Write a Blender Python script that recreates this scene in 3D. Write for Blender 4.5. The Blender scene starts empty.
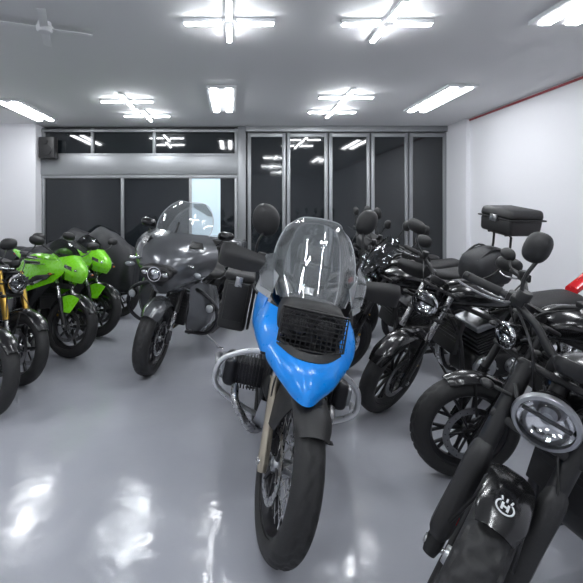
import bpy, bmesh, math, random
from mathutils import Vector, Matrix, noise
V=Vector
rnd=random.Random(4)
COL=bpy.context.scene.collection
R=math.radians
# ------------------------------------------------------------------ materials
MC={}
def mat(name,col,rough=.4,metal=0,coat=0,bump=0,scale=40,var=.0,emit=0,ior=1.5,spec=.5):
    if name in MC: return MC[name]
    m=bpy.data.materials.new(name); m.use_nodes=True
    nt=m.node_tree; b=nt.nodes['Principled BSDF']
    b.inputs['Base Color'].default_value=(*col,1); b.inputs['Roughness'].default_value=rough
    b.inputs['Metallic'].default_value=metal; b.inputs['Coat Weight'].default_value=coat
    b.inputs['Coat Roughness'].default_value=.06; b.inputs['IOR'].default_value=ior
    b.inputs['Specular IOR Level'].default_value=spec
    tc=nt.nodes.new('ShaderNodeTexCoord'); nz=nt.nodes.new('ShaderNodeTexNoise')
    nz.inputs['Scale'].default_value=scale; nz.inputs['Detail'].default_value=3
    nt.links.new(tc.outputs['Object'],nz.inputs['Vector'])
    mr=nt.nodes.new('ShaderNodeMapRange'); mr.inputs['To Min'].default_value=max(0,rough-.08-var); mr.inputs['To Max'].default_value=rough+.08+var
    nt.links.new(nz.outputs['Fac'],mr.inputs['Value']); nt.links.new(mr.outputs['Result'],b.inputs['Roughness'])
    if bump:
        bp=nt.nodes.new('ShaderNodeBump'); bp.inputs['Strength'].default_value=bump; bp.inputs['Distance'].default_value=.003
        nt.links.new(nz.outputs['Fac'],bp.inputs['Height']); nt.links.new(bp.outputs['Normal'],b.inputs['Normal'])
    if emit:
        b.inputs['Emission Color'].default_value=(*col,1); b.inputs['Emission Strength'].default_value=emit
    MC[name]=m; return m
def clearmat(name,tint,gl=.12,rough=.02,haze=0):
    if name in MC: return MC[name]
    m=bpy.data.materials.new(name); m.use_nodes=True; nt=m.node_tree
    nt.nodes.remove(nt.nodes['Principled BSDF']); o=nt.nodes['Material Output']
    t=nt.nodes.new('ShaderNodeBsdfTransparent'); t.inputs[0].default_value=(*tint,1)
    g=nt.nodes.new('ShaderNodeBsdfGlossy'); g.inputs['Roughness'].default_value=rough
    fr=nt.nodes.new('ShaderNodeFresnel'); fr.inputs[0].default_value=1.4
    ad=nt.nodes.new('ShaderNodeMath'); ad.operation='MULTIPLY_ADD'; ad.inputs[1].default_value=.8; ad.inputs[2].default_value=gl; ad.use_clamp=True
    mx=nt.nodes.new('ShaderNodeMixShader')
    base=t.outputs[0]
    if haze:
        d=nt.nodes.new('ShaderNodeBsdfDiffuse'); d.inputs[0].default_value=(.75,.8,.82,1)
        tl=nt.nodes.new('ShaderNodeBsdfTranslucent'); tl.inputs[0].default_value=(.75,.8,.82,1)
        dm=nt.nodes.new('ShaderNodeMixShader'); nt.links.new(d.outputs[0],dm.inputs[1]); nt.links.new(tl.outputs[0],dm.inputs[2])
        hm=nt.nodes.new('ShaderNodeMixShader'); hm.inputs[0].default_value=haze
        nt.links.new(t.outputs[0],hm.inputs[1]); nt.links.new(dm.outputs[0],hm.inputs[2]); base=hm.outputs[0]
    nt.links.new(fr.outputs[0],ad.inputs[0]); nt.links.new(ad.outputs[0],mx.inputs[0])
    nt.links.new(base,mx.inputs[1]); nt.links.new(g.outputs[0],mx.inputs[2]); nt.links.new(mx.outputs[0],o.inputs[0])
    MC[name]=m; return m
RUB=mat('rubber',(.02,.02,.021),.62,bump=.3,scale=120)
BLK=mat('black_paint',(.007,.007,.008),.22,coat=.4)
MBK=mat('matte_black',(.011,.011,.012),.45,bump=.1,scale=90)
PLS=mat('black_plastic',(.016,.016,.017),.5,bump=.2,scale=150)
CHR=mat('chrome',(.8,.8,.82),.1,1)
ALU=mat('cast_aluminium',(.42,.43,.45),.38,1,bump=.1,scale=80)
DAL=mat('dark_metal',(.05,.05,.055),.38,.8)
STL=mat('steel',(.5,.5,.51),.28,1)
DSC=mat('disc_steel',(.26,.26,.27),.32,1)
BST=mat('bright_steel_tube',(.72,.73,.75),.3,.85)
GLD=mat('gold_anodised',(.5,.31,.07),.32,1)
BRZ=mat('bronze_metal',(.5,.45,.36),.32,1)
BLU=mat('blue_paint',(.0,.27,.88),.3,coat=.5)
GRN=mat('green_paint',(.2,.66,.01),.28,coat=.6)
GRY=mat('grey_paint',(.125,.13,.14),.22,.45,coat=.8)
LGY=mat('silver_grey_paint',(.42,.44,.46),.3,.1,coat=.5)
WHT=mat('white_plastic',(.75,.76,.78),.35)
RED=mat('red_plastic',(.55,.015,.02),.25,coat=.4)
ORG=mat('amber_plastic',(.5,.14,.02),.25)
YEL=mat('yellow_decal',(.8,.75,.03),.4)
SEA=mat('seat_vinyl',(.016,.016,.017),.52,bump=.4,scale=200)
CLO=mat('cover_cloth',(.018,.019,.022),.6,bump=.5,scale=60)
CLR=clearmat('clear_plastic',(.96,.97,.98),.05,.03,.13)
SMK=clearmat('smoked_plastic',(.4,.41,.43),.04)
LNS=clearmat('lens_glass',(.95,.96,.97),.05)
MIR=mat('mirror_glass',(.8,.82,.85),.04,1)
# ------------------------------------------------------------------ builder
def cr(P,n):
    P=[V(p) if not isinstance(p,Vector) else p for p in P]
    if n<=1 or len(P)<3: 
        if len(P)==2 and n>1: return [P[0].lerp(P[1],k/n) for k in range(n+1)]
        return P
    out=[]
    for i in range(len(P)-1):
        a=P[i-1] if i>0 else P[0]*2-P[1]
        b,c=P[i],P[i+1]
        d=P[i+2] if i+2<len(P) else P[-1]*2-P[-2]
        for k in range(n):
            t=k/n
            out.append(.5*((2*b)+(c-a)*t+(2*a-5*b+4*c-d)*t*t+(3*b-a-3*c+d)*t**3))
    out.append(P[-1]); return out
class MB:
    def __init__(s,M=None):
        s.v=[];s.f=[];s.mi=[];s.mats=[];s.M=M or Matrix()
    def add(s,vs,fs,m):
        if m not in s.mats: s.mats.append(m)
        k=s.mats.index(m); o=len(s.v)
        s.v+= [s.M@V(p) for p in vs]
        for f in fs: s.f.append([i+o for i in f]); s.mi.append(k)
    def tube(s,pts,r,m,seg=10,sub=1,closed=False,cap=True,flat=1):
        pts=[V(p) for p in pts]; n0=len(pts)
        rr=list(r) if isinstance(r,(list,tuple)) else [r]*n0
        if sub>1:
            rv=cr([V((a,0,0)) for a in rr],sub); pts=cr(pts,sub); rr=[q.x for q in rv]
            if len(rr)!=len(pts): rr=[rr[0]]*len(pts)
        n=len(pts); T=[]
        for i in range(n):
            a=pts[(i-1)%n] if (closed or i>0) else pts[i]; b=pts[(i+1)%n] if (closed or i<n-1) else pts[i]
            T.append((b-a).normalized())
        u=T[0].orthogonal().normalized(); vs=[];fs=[]
        for i in range(n):
            u=(u-T[i]*u.dot(T[i])).normalized(); w=T[i].cross(u)
            for k in range(seg):
                a=2*math.pi*k/seg; vs.append(pts[i]+(u*math.cos(a)+w*math.sin(a)*flat)*rr[i])
        for i in range(n if closed else n-1):
            j=(i+1)%n
            for k in range(seg):
                l=(k+1)%seg; fs.append([i*seg+k,i*seg+l,j*seg+l,j*seg+k])
        if cap and not closed:
            fs.append(list(range(seg))[::-1]); fs.append([(n-1)*seg+k for k in range(seg)])
        s.add(vs,fs,m)
    def lathe(s,prof,o,ax,m,seg=32,closed=False,a0=0,a1=360):
        o=V(o); ax=V(ax).normalized(); u=ax.orthogonal().normalized(); w=ax.cross(u)
        full=abs(a1-a0)>=360; n=seg if full else seg+1; vs=[];fs=[]; P=len(prof)
        for k in range(n):
            a=R(a0+(a1-a0)*k/seg); d=u*math.cos(a)+w*math.sin(a)
            for (r,h) in prof: vs.append(o+d*r+ax*h)
        for k in range(seg):
            l=(k+1)%n
            for i in range(P if closed else P-1):
                j=(i+1)%P; fs.append([k*P+i,l*P+i,l*P+j,k*P+j])
        s.add(vs,fs,m)
    def disc(s,o,ax,r,h,m,seg=28,ch=.003):
        s.lathe([(0,-h/2),(r-ch,-h/2),(r,-h/2+ch),(r,h/2-ch),(r-ch,h/2),(0,h/2)],o,ax,m,seg)
    def box(s,c,sz,m,bev=.006,rot=(0,0,0),seg=2,taper=None):
        bm=bmesh.new(); bmesh.ops.create_cube(bm,size=1)
        for v in bm.verts:
            if taper and v.co.z>0: v.co.x*=taper[0]; v.co.y*=taper[1]
            v.co=V((v.co.x*sz[0],v.co.y*sz[1],v.co.z*sz[2]))
        if bev: bmesh.ops.bevel(bm,geom=bm.edges[:],offset=min(bev,min(sz)*.45),segments=seg,affect='EDGES',profile=.5)
        Rm=Matrix.Translation(V(c))@(Matrix.Rotation(R(rot[2]),4,'Z')@Matrix.Rotation(R(rot[1]),4,'Y')@Matrix.Rotation(R(rot[0]),4,'X'))
        bm.verts.index_update(); vs=[Rm@v.co for v in bm.verts]; fs=[[v.index for v in f.verts] for f in bm.faces]
        bm.free(); s.add(vs,fs,m)
    def loft(s,secs,m,seg=28,sub=5,wob=0):
        # (x,z,w,ht,hb,n,y)
        S=[tuple(q)+((2.5,) if len(q)<6 else ())+((0,) if len(q)<7 else ()) for q in secs]
        A=cr([V((q[0],q[1],q[2])) for q in S],sub); B=cr([V((q[3],q[4],q[5])) for q in S],sub); C=cr([V((q[6],0,0)) for q in S],sub)
        vs=[];fs=[];n=len(A)
        for a,b,c in zip(A,B,C):
            for k in range(seg):
                t=2*math.pi*k/seg; ct,st=math.cos(t),math.sin(t); e=2/max(1.2,b.z)
                y=a.z*math.copysign(abs(ct)**e,ct); h=(b.x if st>0 else b.y)
                z=h*math.copysign(abs(st)**e,st)
                p=V((a.x,c.x+y,a.y+z))
                if wob:
                    q=noise.noise(V((p.x*4,p.y*4,p.z*1.6)))*wob+noise.noise(V((p.x*11,p.y*11,p.z*3)))*wob*.5
                    p+=V((q*.5,q*(1 if y>0 else -1),q*.5))
                vs.append(p)
        for i in range(n-1):
            for k in range(seg):
                l=(k+1)%seg; fs.append([i*seg+k,i*seg+l,(i+1)*seg+l,(i+1)*seg+k])
        fs.append(list(range(seg))); fs.append([(n-1)*seg+k for k in range(seg)][::-1])
        s.add(vs,fs,m)
    def patch(s,G,m,th=.005,sub=4,sub2=None):
        rows=[cr([V(p) for p in r],sub) for r in G]
        nc=len(rows[0]); cols=[cr([r[j] for r in rows],sub2 or sub) for j in range(nc)]
        nr=len(cols[0]); g=[[cols[j][i] for j in range(nc)] for i in range(nr)]
        N=[[None]*nc for _ in range(nr)]
        for i in range(nr):
            for j in range(nc):
                du=g[min(i+1,nr-1)][j]-g[max(i-1,0)][j]; dv=g[i][min(j+1,nc-1)]-g[i][max(j-1,0)]
                q=du.cross(dv); N[i][j]=q.normalized() if q.length>1e-9 else V((0,0,1))
        vs=[];fs=[]
        for i in range(nr):
            for j in range(nc): vs.append(g[i][j]+N[i][j]*th/2)
        for i in range(nr):
            for j in range(nc): vs.append(g[i][j]-N[i][j]*th/2)
        o=nr*nc; id=lambda i,j:i*nc+j
        for i in range(nr-1):
            for j in range(nc-1):
                q=[id(i,j),id(i,j+1),id(i+1,j+1),id(i+1,j)]; fs.append(q); fs.append([a+o for a in q[::-1]])
        bd=[id(0,j) for j in range(nc)]+[id(i,nc-1) for i in range(1,nr)]+[id(nr-1,j) for j in range(nc-2,-1,-1)]+[id(i,0) for i in range(nr-2,0,-1)]
        for a,b in zip(bd,bd[1:]+bd[:1]): fs.append([b,a,a+o,b+o])
        s.add(vs,fs,m)
    def ell(s,c,rad,m,rot=(0,0,0),seg=20,rings=12):
        Rm=Matrix.Rotation(R(rot[2]),4,'Z')@Matrix.Rotation(R(rot[1]),4,'Y')@Matrix.Rotation(R(rot[0]),4,'X')
        vs=[];fs=[]
        for i in range(rings+1):
            a=math.pi*i/rings
            for k in range(seg):
                b=2*math.pi*k/seg
                vs.append(V(c)+Rm@V((rad[0]*math.sin(a)*math.cos(b),rad[1]*math.sin(a)*math.sin(b),rad[2]*math.cos(a))))
        for i in range(rings):
            for k in range(seg):
                l=(k+1)%seg; fs.append([i*seg+k,i*seg+l,(i+1)*seg+l,(i+1)*seg+k])
        s.add(vs,fs,m)
    def done(s,name,parent=None,label=None,ang=38,top=None):
        me=bpy.data.meshes.new(name); me.from_pydata([tuple(v) for v in s.v],[],s.f)
        for m in s.mats: me.materials.append(m)
        for p,k in zip(me.polygons,s.mi): p.material_index=k
        bm=bmesh.new(); bm.from_mesh(me); bmesh.ops.remove_doubles(bm,verts=bm.verts,dist=1e-5)
        bmesh.ops.dissolve_degenerate(bm,dist=1e-6,edges=bm.edges)
        bmesh.ops.recalc_face_normals(bm,faces=bm.faces)
        for f in bm.faces: f.smooth=True
        for e in bm.edges:
            if len(e.link_faces)==2 and e.calc_face_angle(0)>R(ang): e.smooth=False
        bm.to_mesh(me); bm.free()
        o=bpy.data.objects.new(name,me); COL.objects.link(o)
        if parent: o.parent=parent
        if label: o['label']=label
        return o
def struct(o): o['kind']='structure'; return o
# ------------------------------------------------------------------ motorcycle pieces
def mroot(label,pos,head,lean,group=None,cat='motorcycle',name='motorcycle'):
    e=bpy.data.objects.new(name,None); COL.objects.link(e); e.empty_display_size=.2
    e.matrix_world=Matrix.Translation((pos[0],pos[1],0.002))@Matrix.Rotation(R(head),4,'Z')@Matrix.Rotation(R(-lean),4,'X')
    e['label']=label; e['category']=cat
    if group: e['group']=group
    return e
def steerM(r,rake,steer):
    d=V((-math.sin(R(rake)),0,math.cos(R(rake)))); P=V((-.04,0,r))
    return Matrix.Translation(P)@Matrix.Rotation(R(steer),4,d)@Matrix.Translation(-P)
def wheel(root,name,cx,r,w,M,style='cast',n=10,rm=DAL,discs=1,tread='road',dr=.15,sprocket=False,hi=False,stripe=None,dm=STL):
    rimr=r-w*.72 if w<.14 else r-w*.6
    c=(cx,0,r); Y=(0,1,0); b=MB(M)
    hw=w*.36
    b.lathe([(rimr+.014,-hw),(rimr+.014,-hw+.006),(rimr-.004,-hw+.014),(rimr-.016,-hw*.3),(rimr-.016,hw*.3),(rimr-.004,hw-.014),(rimr+.014,hw-.006),(rimr+.014,hw),(rimr-.008,hw-.002),(rimr-.028,hw*.35),(rimr-.028,-hw*.35),(rimr-.008,-hw+.002)],c,Y,rm,56,True)
    if stripe: 
        for s in(1,-1): b.lathe([(rimr+.013,s*hw+s*.001),(rimr+.004,s*hw+s*.001),(rimr+.004,s*hw-s*.001),(rimr+.013,s*hw-s*.001)],c,Y,stripe,56,True)
    b.lathe([(.012,-.065),(.028,-.065),(.032,-.05),(.045,-.045),(.045,-.03),(.03,-.015),(.03,.015),(.045,.03),(.045,.045),(.032,.05),(.028,.065),(.012,.065)],c,Y,rm if style=='cast' else ALU,28,True)
    if style=='cast':
        for k in range(n):
            a=2*math.pi*k/n
            d=V((math.cos(a),0,math.sin(a))); t=V((-math.sin(a),0,math.cos(a)))
            p0=V(c)+d*.03; p1=V(c)+d*(rimr*.55)+t*.0; p2=V(c)+d*(rimr-.02)
            b.tube([p0,p1],[.013,.010],rm,8)
            b.tube([p1-d*.005,p2+t*.022],[.010,.008],rm,8); b.tube([p1-d*.005,p2-t*.022],[.010,.008],rm,8)
    elif style=='five':
        for k in range(n):
            a=2*math.pi*k/n; d=V((math.cos(a),0,math.sin(a))); t=V((-math.sin(a),0,math.cos(a)))
            b.tube([V(c)+d*.03,V(c)+d*(rimr*.5)+t*.012,V(c)+d*(rimr-.018)+t*.03],[.016,.012,.013],rm,8,3)
    else:
        for k in range(n):
            a=2*math.pi*k/n; s=1 if k%2 else -1; off=(.5 if (k//2)%2 else -.5)
            b.tube([V(c)+V((math.cos(a+off)*.042,s*.038,math.sin(a+off)*.042)),V(c)+V((math.cos(a)*(rimr-.02),0,math.sin(a)*(rimr-.02)))],.0022,STL,5)
    W=b.done(name,root)
    # tire
    b=MB(M); seg=168 if hi else 96; K=27 if hi else 19
    rc=rimr+.36*(r-rimr); vs=[];fs=[]
    for i in range(seg):
        th=2*math.pi*i/seg
        for k in range(K):
            ph=R(-128+256*k/(K-1)); rad=rc+(r-rc)*(math.cos(ph) if math.cos(ph)>0 else math.cos(ph)*.9); ax=w/2*math.copysign(abs(math.sin(ph))**.85,ph) if k else w/2*-math.sin(R(128))**.85
            dis=0; u=abs(math.degrees(ph))
            if tread=='knob' and u<72:
                row=int(u//24); q=(i*24/seg*(1)+row*.5+(.0 if ph>0 else .5))%1
                dis=-.011 if (q<.34 or (u%24)<4 and u>20) else 0
            elif tread=='road' and u<66:
                q=(i*(28 if hi else 22)/seg+u/66*1.3+(0 if ph>0 else .5))%1
                dis=-.007 if (q<.2 and u>7) or (hi and u<5) else 0
            rad2=rad+dis*max(0,math.cos(ph)*.8+.2); ax2=ax*(1+dis*4 if u>40 else 1)
            vs.append((cx+math.cos(th)*rad2,ax2,r+math.sin(th)*rad2))
    for i in range(seg):
        j=(i+1)%seg
        for k in range(K):
            l=(k+1)%K; fs.append([i*K+k,i*K+l,j*K+l,j*K+k])
    b.add(vs,fs,RUB); b.done('tire',W,ang=50)
    sides={1:[1],2:[1,-1],-1:[-1],0:[]}[discs]
    for s in sides:
        b=MB(M); y=s*.062
        b.lathe([(dr,y-.0025),(dr,y+.0025),(dr-.035,y+.0025),(dr-.035,y-.0025)],c,Y,dm,48,True)
        for k in range(6):
            a=2*math.pi*k/6; d=V((math.cos(a),0,math.sin(a)))
            b.tube([V(c)+d*.03+V((0,y*.8,0)),V(c)+d*(dr-.03)+V((0,y,0))],.007,DAL,6)
        for k in range(24):
            a=2*math.pi*k/24; d=V((math.cos(a),0,math.sin(a)))*(dr-.012-.012*(k%2))
            b.disc(V(c)+d+V((0,y,0)),Y,.0035,.0056,MBK,8,.0005)
        b.done('brake_disc',W)
    if sprocket:
        b=MB(M); b.lathe([(.1,.068),(.1,.073),(.04,.073),(.04,.068)],c,Y,DAL,40,True)
        b.done('sprocket',W)
    return W
def arcfender(b,cx,cz,r,w,a0,a1,m,drop=.03,n=9,lip=0):
    G=[]
    for i in range(n):
        a=R(a0+(a1-a0)*i/(n-1)); row=[]
        tp=1
        if i in(0,n-1): tp=.75
        for t in(-1,-.85,-.45,0,.45,.85,1):
            rr=r-drop*(abs(t)**3)+ (lip if i in(0,n-1) else 0)
            row.append((cx+math.cos(a)*rr,t*w*tp,cz+math.sin(a)*rr))
        G.append(row)
    b.patch(G,m,.004,3)
def fork(root,M,r,rake,L,fy,kind='conv',up=CHR,lo=BLK,guard=None,calip=1,topm=None):
    d=V((-math.sin(R(rake)),0,math.cos(R(rake)))); f=V((math.cos(R(rake)),0,math.sin(R(rake))))
    b=MB(M)
    for s in(1,-1):
        a=V((.0,s*fy,r))
        if kind=='conv':
            b.tube([a-d*.04,a+d*.0,a+d*.04,a+d*L*.45,a+d*L*.47],[.018,.026,.024,.024,.028],lo,14)
            b.tube([a+d*L*.45,a+d*L],.0185,up,14)
        else:
            b.tube([a+d*.06,a+d*L*.5],.017,STL,14)
            b.tube([a+d*L*.36,a+d*L*.38,a+d*L*.7,a+d*L],[.026,.0275,.0275,.025],up,14)
            b.tube([a-d*.035,a+d*.0,a+d*.08],[.02,.028,.022],lo,14)
        b.disc(a+V((0,s*.02,0)),(0,1,0),.016,.02,STL,16)
    b.tube([(0,-fy-.03,r),(0,fy+.03,r)],.01,STL,10)
    F=b.done('fork',root)
    b=MB(M)
    for q,wd in((.70,.02),(.985,.015)):
        c=d*(L*q)+V((0,0,r))-f*.02
        b.box(c,(.085,fy*2+.06,wd*1.6),topm or MBK,.01,(0,-rake,0))
    b.tube([d*(L*.68)+V((0,0,r))-f*.045,d*(L*1.0)+V((0,0,r))-f*.045],.024,MBK,14)
    b.done('triple_clamp',F)
    sd={1:[1],2:[1,-1],0:[]}[calip]
    for s in sd:
        b=MB(M); c=V((-.085,s*(fy-.02),r+.115))
        b.box(c,(.05,.045,.1),DAL if lo is not GLD else GLD,.01,(0,-35,0)); b.box(c+V((.03,s*.01,-.02)),(.05,.02,.03),MBK,.005,(0,-20,0))
        b.disc(c+V((0,s*.024,.022)),(0,1,0),.013,.006,GLD,14); b.disc(c+V((-.018,s*.024,-.018)),(0,1,0),.013,.006,GLD,14)
        b.tube([c+V((0,s*.02,.04)),c+V((-.03,s*.03,.2)),d*L*.8+V((.0,s*.03,r))],.004,MBK,6,5)
        b.done('brake_caliper',F)
    if guard:
        for s in(1,-1):
            b=MB(M)
            g=[]
            for q in(.04,.1,.3,.5,.56):
                k=.6 if q in(.04,.56) else 1.0
                a=V((0,s*fy,r))+d*L*q; g.append([a+f*.012*k+V((0,s*-.03*k,0)),a+f*.04*k+V((0,s*-.012,0)),a+f*.03*k+V((0,s*.03*k,0)),a-f*.03*k+V((0,s*.034*k,0))])
            b.patch(g,guard,.005,3)
            b.tube([V((0,s*fy,r))+d*L*.5+V((0,-s*.02,0))+f*.02,V((0,s*fy,r))+d*L*.15+V((0,-s*.024,0))+f*.02],.006,RED,8)
            b.done('fork_guard',F)
    return F
def handlebar(root,M,c,w=.37,rise=.09,back=.12,m=MBK,guards=False,gm=RUB,risers=True,seg=4):
    c=V(c); b=MB(M)
    pts=[(c.x-back,w,c.z+rise*.95),(c.x-back*.8,w*.68,c.z+rise),(c.x-.03,w*.36,c.z+rise*.7),(c.x,w*.16,c.z+.005),(c.x,0,c.z)]
    pts=pts+[(p[0],-p[1],p[2]) for p in pts[-2::-1]]
    P=cr(pts,seg); b.tube(P,.0125,m,12)
    if risers:
        for s in(1,-1): b.box((c.x,s*.045,c.z-.02),(.035,.025,.06),m,.006)
    H=b.done('handlebar',root)
    for s in(1,-1):
        b=MB(M); e=V((c.x-back,s*w,c.z+rise*.95)); i=V((c.x-back*.8,s*w*.68,c.z+rise)); dd=(e-i).normalized()
        b.tube([e-dd*.115,e-dd*.11,e-dd*.01,e],[.014,.0175,.0165,.018],gm,14); b.disc(e+dd*.012,dd,.0165,.022,m,16)
        b.done('grip',H)
        b=MB(M); k=e-dd*.15
        b.box(k,(.045,.035,.045),PLS,.008,(0,0,0)); b.box(k+V((.03,-s*.02,.01)),(.04,.045,.03),MBK,.006)
        b.tube([k+V((.035,-s*.01,0)),k+V((.065,s*.02,-.004)),k+V((.06,s*.09,-.012)),k+V((.04,s*.165,-.012))],[.006,.007,.0055,.006],STL if w<.371 else MBK,8,4,flat=.7)
        if s<0: b.lathe([(0,-.015),(.022,-.015),(.024,.012),(.02,.018),(0,.018)],k+V((.035,.03,.035)),(0,0,1),MBK,18)
        b.tube([k+V((.02,-s*.02,-.01)),V((c.x+.06,s*w*.3,c.z+.02)),V((c.x+.06,s*.06,c.z-.1)),V((c.x-.02,s*.03,c.z-.22))],.0045,MBK,6,5)
        b.done('brake_lever' if s<0 else 'clutch_lever',H)
        if guards:
            b=MB(M); G=[]
            for zz,o in((.06,-.01),(.02,.02),(-.05,.01)):
                G.append([e+V((.02,s*.035,zz*.6)),e+V((.075+o,s*.02,zz)),e+V((.115+o,-s*.08,zz)),e+V((.12+o,-s*.19,zz*.7))])
            b.patch(G,PLS,.006,4); b.done('hand_guard',H)
    return H
def mirror(root,M,base,top,s,size=(.06,.085),shape=2.6,m=PLS,yaw=0,sk=.15):
    b=MB(M); base=V(base); top=V(top); mid=base.lerp(top,.5)+V((.02,s*.02,.0))
    b.tube([base,mid,top],.0065,m,8,5)
    c=top+V((.0,s*.02,.02)); prof=[]; Rm=Matrix.Rotation(R(s*yaw),3,'Z')
    rings=[(-.016,.93),(-.012,1.0),(0,.98),(.018,.82),(.03,.5),(.034,.0)]
    vs=[];fs=[];S=28
    for (x,k) in rings:
        for q in range(S):
            t=2*math.pi*q/S; ct,st=math.cos(t),math.sin(t)
            vs.append(c+Rm@V((x,size[1]*k*math.copysign(abs(ct)**(2/shape),ct),size[0]*k*math.copysign(abs(st)**(2/shape),st)+sk*s*size[0]*k*ct)))
    for i in range(len(rings)-1):
        for q in range(S):
            l=(q+1)%S; fs.append([i*S+q,i*S+l,(i+1)*S+l,(i+1)*S+q])
    b.add(vs,fs,m)
    b.add([v+V((-.001,0,0)) for v in vs[:S]],[list(range(S))],MIR)
    return b.done('mirror',root)
def headlight(root,M,c,Rr=.085,shell=BLK,ring=CHR,led=False,depth=.12,tilt=0,brk=True):
    b=MB(M); ax=(math.cos(R(tilt)),0,math.sin(R(tilt)))
    b.lathe([(0,-depth),(Rr*.45,-depth*.95),(Rr*.8,-depth*.6),(Rr*.98,-depth*.15),(Rr,0),(Rr-.006,0),(Rr*.9,-.012)],c,ax,shell,40)
    b.lathe([(Rr-.008,0),(Rr+.004,-.006),(Rr+.007,.006),(Rr+.002,.018),(Rr-.008,.02)],c,ax,ring,40,True)
    b.lathe([(Rr*.93,.0),(Rr*.8,-.02),(Rr*.4,-.045),(0,-.05)],c,ax,CHR,36)
    b.lathe([(0,-.012),(Rr*.22,-.014),(Rr*.3,-.04)],c,ax,ALU,20)
    b.box(V(c)+V((-.012,0,0)),(.012,Rr*1.6,.012),DAL,.003)
    if led:
        b.lathe([(Rr*.9,.006),(Rr*.9,.012),(Rr*.8,.012),(Rr*.8,.006)],c,ax,WHT,40,True)
    if brk:
        for s in(1,-1): b.tube([V(c)+V((-.03,s*Rr,0)),V(c)+V((-.07,s*(Rr+.02),.02)),V(c)+V((-.12,s*(Rr+.015),.03))],.008,MBK,8)
    Hh=b.done('headlight',root)
    b=MB(M); b.lathe([(Rr-.006,.012),(Rr*.8,.024),(Rr*.4,.032),(0,.034)],c,ax,LNS,36); b.done('headlight_lens',Hh)
    return Hh
def indicator(root,M,base,tip,m=ORG):
    b=MB(M); b.tube([base,tip],.006,MBK,8)
    b.ell(V(tip),(.018,.022,.014),MBK); b.ell(V(tip)+V((.007,0,0)),(.014,.018,.011),m); b.done('turn_signal',root)
def kickstand(root,x,lean,z0=.27,ly=.3,m=MBK):
    b=MB(); f=V((x-.04,ly,ly*math.tan(R(lean))+.006))
    b.tube([(x+.03,.11,z0),(x,.17,z0*.7),f],[.014,.011,.011],m,10)
    b.box(f+V((0,.01,0)),(.05,.065,.01),m,.003,(-lean,0,0)); b.done('kickstand',root)
def twinengine(root,x=-.7,z=.36,m=MBK,fin=DAL,kind='vtwin',cover=DAL):
    b=MB(); b.box((x,0,z),(.36,.25,.2),m,.04,seg=3); b.box((x-.16,0,z+.06),(.18,.2,.18),m,.03)
    E=b.done('engine',root)
    for s,rr,dx in((1,.085,.08),(-1,.1,-.02),(1,.055,-.14)):
        b=MB(); c=(x+dx,s*.135,z+.01)
        b.lathe([(0,.03*s),(rr*.55,.03*s),(rr*.62,.024*s),(rr*.85,.02*s),(rr,.004*s),(rr,-.02*s)],c,(0,1,0),cover,32)
        for k in range(6):
            a=2*math.pi*k/6; b.disc((c[0]+math.cos(a)*rr*.88,s*.155,c[2]+math.sin(a)*rr*.88),(0,1,0),.006,.02,STL,8,.001)
        b.done('engine_cover',E)
    angs=(28,-28) if kind=='vtwin' else (18,)
    for an in angs:
        b=MB(); d=V((math.sin(R(an)),0,math.cos(R(an))))
        wd=.15 if kind=='vtwin' else .2
        for k in range(9):
            c=V((x+(.02 if kind!='vtwin' else 0),0,z+.08))+d*(.03+.02*k)
            b.box(c,(wd+.02*(k%2),(wd+.05 if kind!='vtwin' else wd)+.02,.008),fin,.002,(0,an,0),1)
        c=V((x,0,z+.08))+d*.12; b.box(c,(wd-.03,wd,.2),m,.015,(0,an,0))
        c=V((x,0,z+.08))+d*.235; b.box(c,(wd-.01,wd+.04,.055),cover,.018,(0,an,0),3)
        b.done('cylinder',E)
    return E
def rearend(root,WB,rr,wr,m=DAL,shock='twin',spr=STL,top=(-1.16,.72),fy=.1):
    b=MB()
    for s in(1,-1):
        b.tube([(-1.0,s*.09,.39),(-1.2,s*fy,.36),(-WB,s*fy,rr),(-WB-.05,s*fy,rr)],[.028,.024,.022,.018],m,10,flat=1)
        b.disc((-WB,s*(fy+.02),rr),(0,1,0),.02,.02,STL,14)
    b.tube([(-1.0,-.11,.39),(-1.0,.11,.39)],.032,m,12); S=b.done('swingarm',root)
    b=MB(); c=[]
    for s in(1,-1):
        for t in range(9): 
            x=-.92-(WB-.92)*t/8; c.append((x,.072,(.4 if s>0 else .33)+(rr+(.09 if s>0 else -.09)-(.4 if s>0 else .33))*t/8))
    b.tube(c[:9]+c[:8:-1],.007,DAL,5,flat=1.5,closed=True); b.done('chain',root)
    for s in ((1,-1) if shock=='twin' else ()):
        b=MB(); a=V((top[0],s*(fy+.025),top[1])); e=V((-WB+.07,s*(fy+.03),rr+.05)); d=(e-a)
        b.tube([a,e],.01,STL,8); b.tube([a,a+d*.3],.022,MBK,12)
        pts=[];u=d.normalized().orthogonal().normalized();w=d.normalized().cross(u)
        for k in range(85):
            t=k/84; an=t*2*math.pi*8; pts.append(a+d*(.12+.75*t)+(u*math.cos(an)+w*math.sin(an))*.024)
        b.tube(pts,.0045,spr,5); b.done('shock_absorber',root)
def pegs(root,x=-.9,z=.32):
    for s in(1,-1):
        b=MB(); b.tube([(x,s*.12,z),(x,s*.17,z)],.009,DAL,8); b.tube([(x,s*.17,z),(x,s*.25,z)],.014,RUB,10)
        b.tube([(x+.02,s*.13,z),(x+.14,s*.14,z-.02),(x+.15,s*.2,z-.02)],.006,DAL,6); b.done('footpeg',root)
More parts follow.
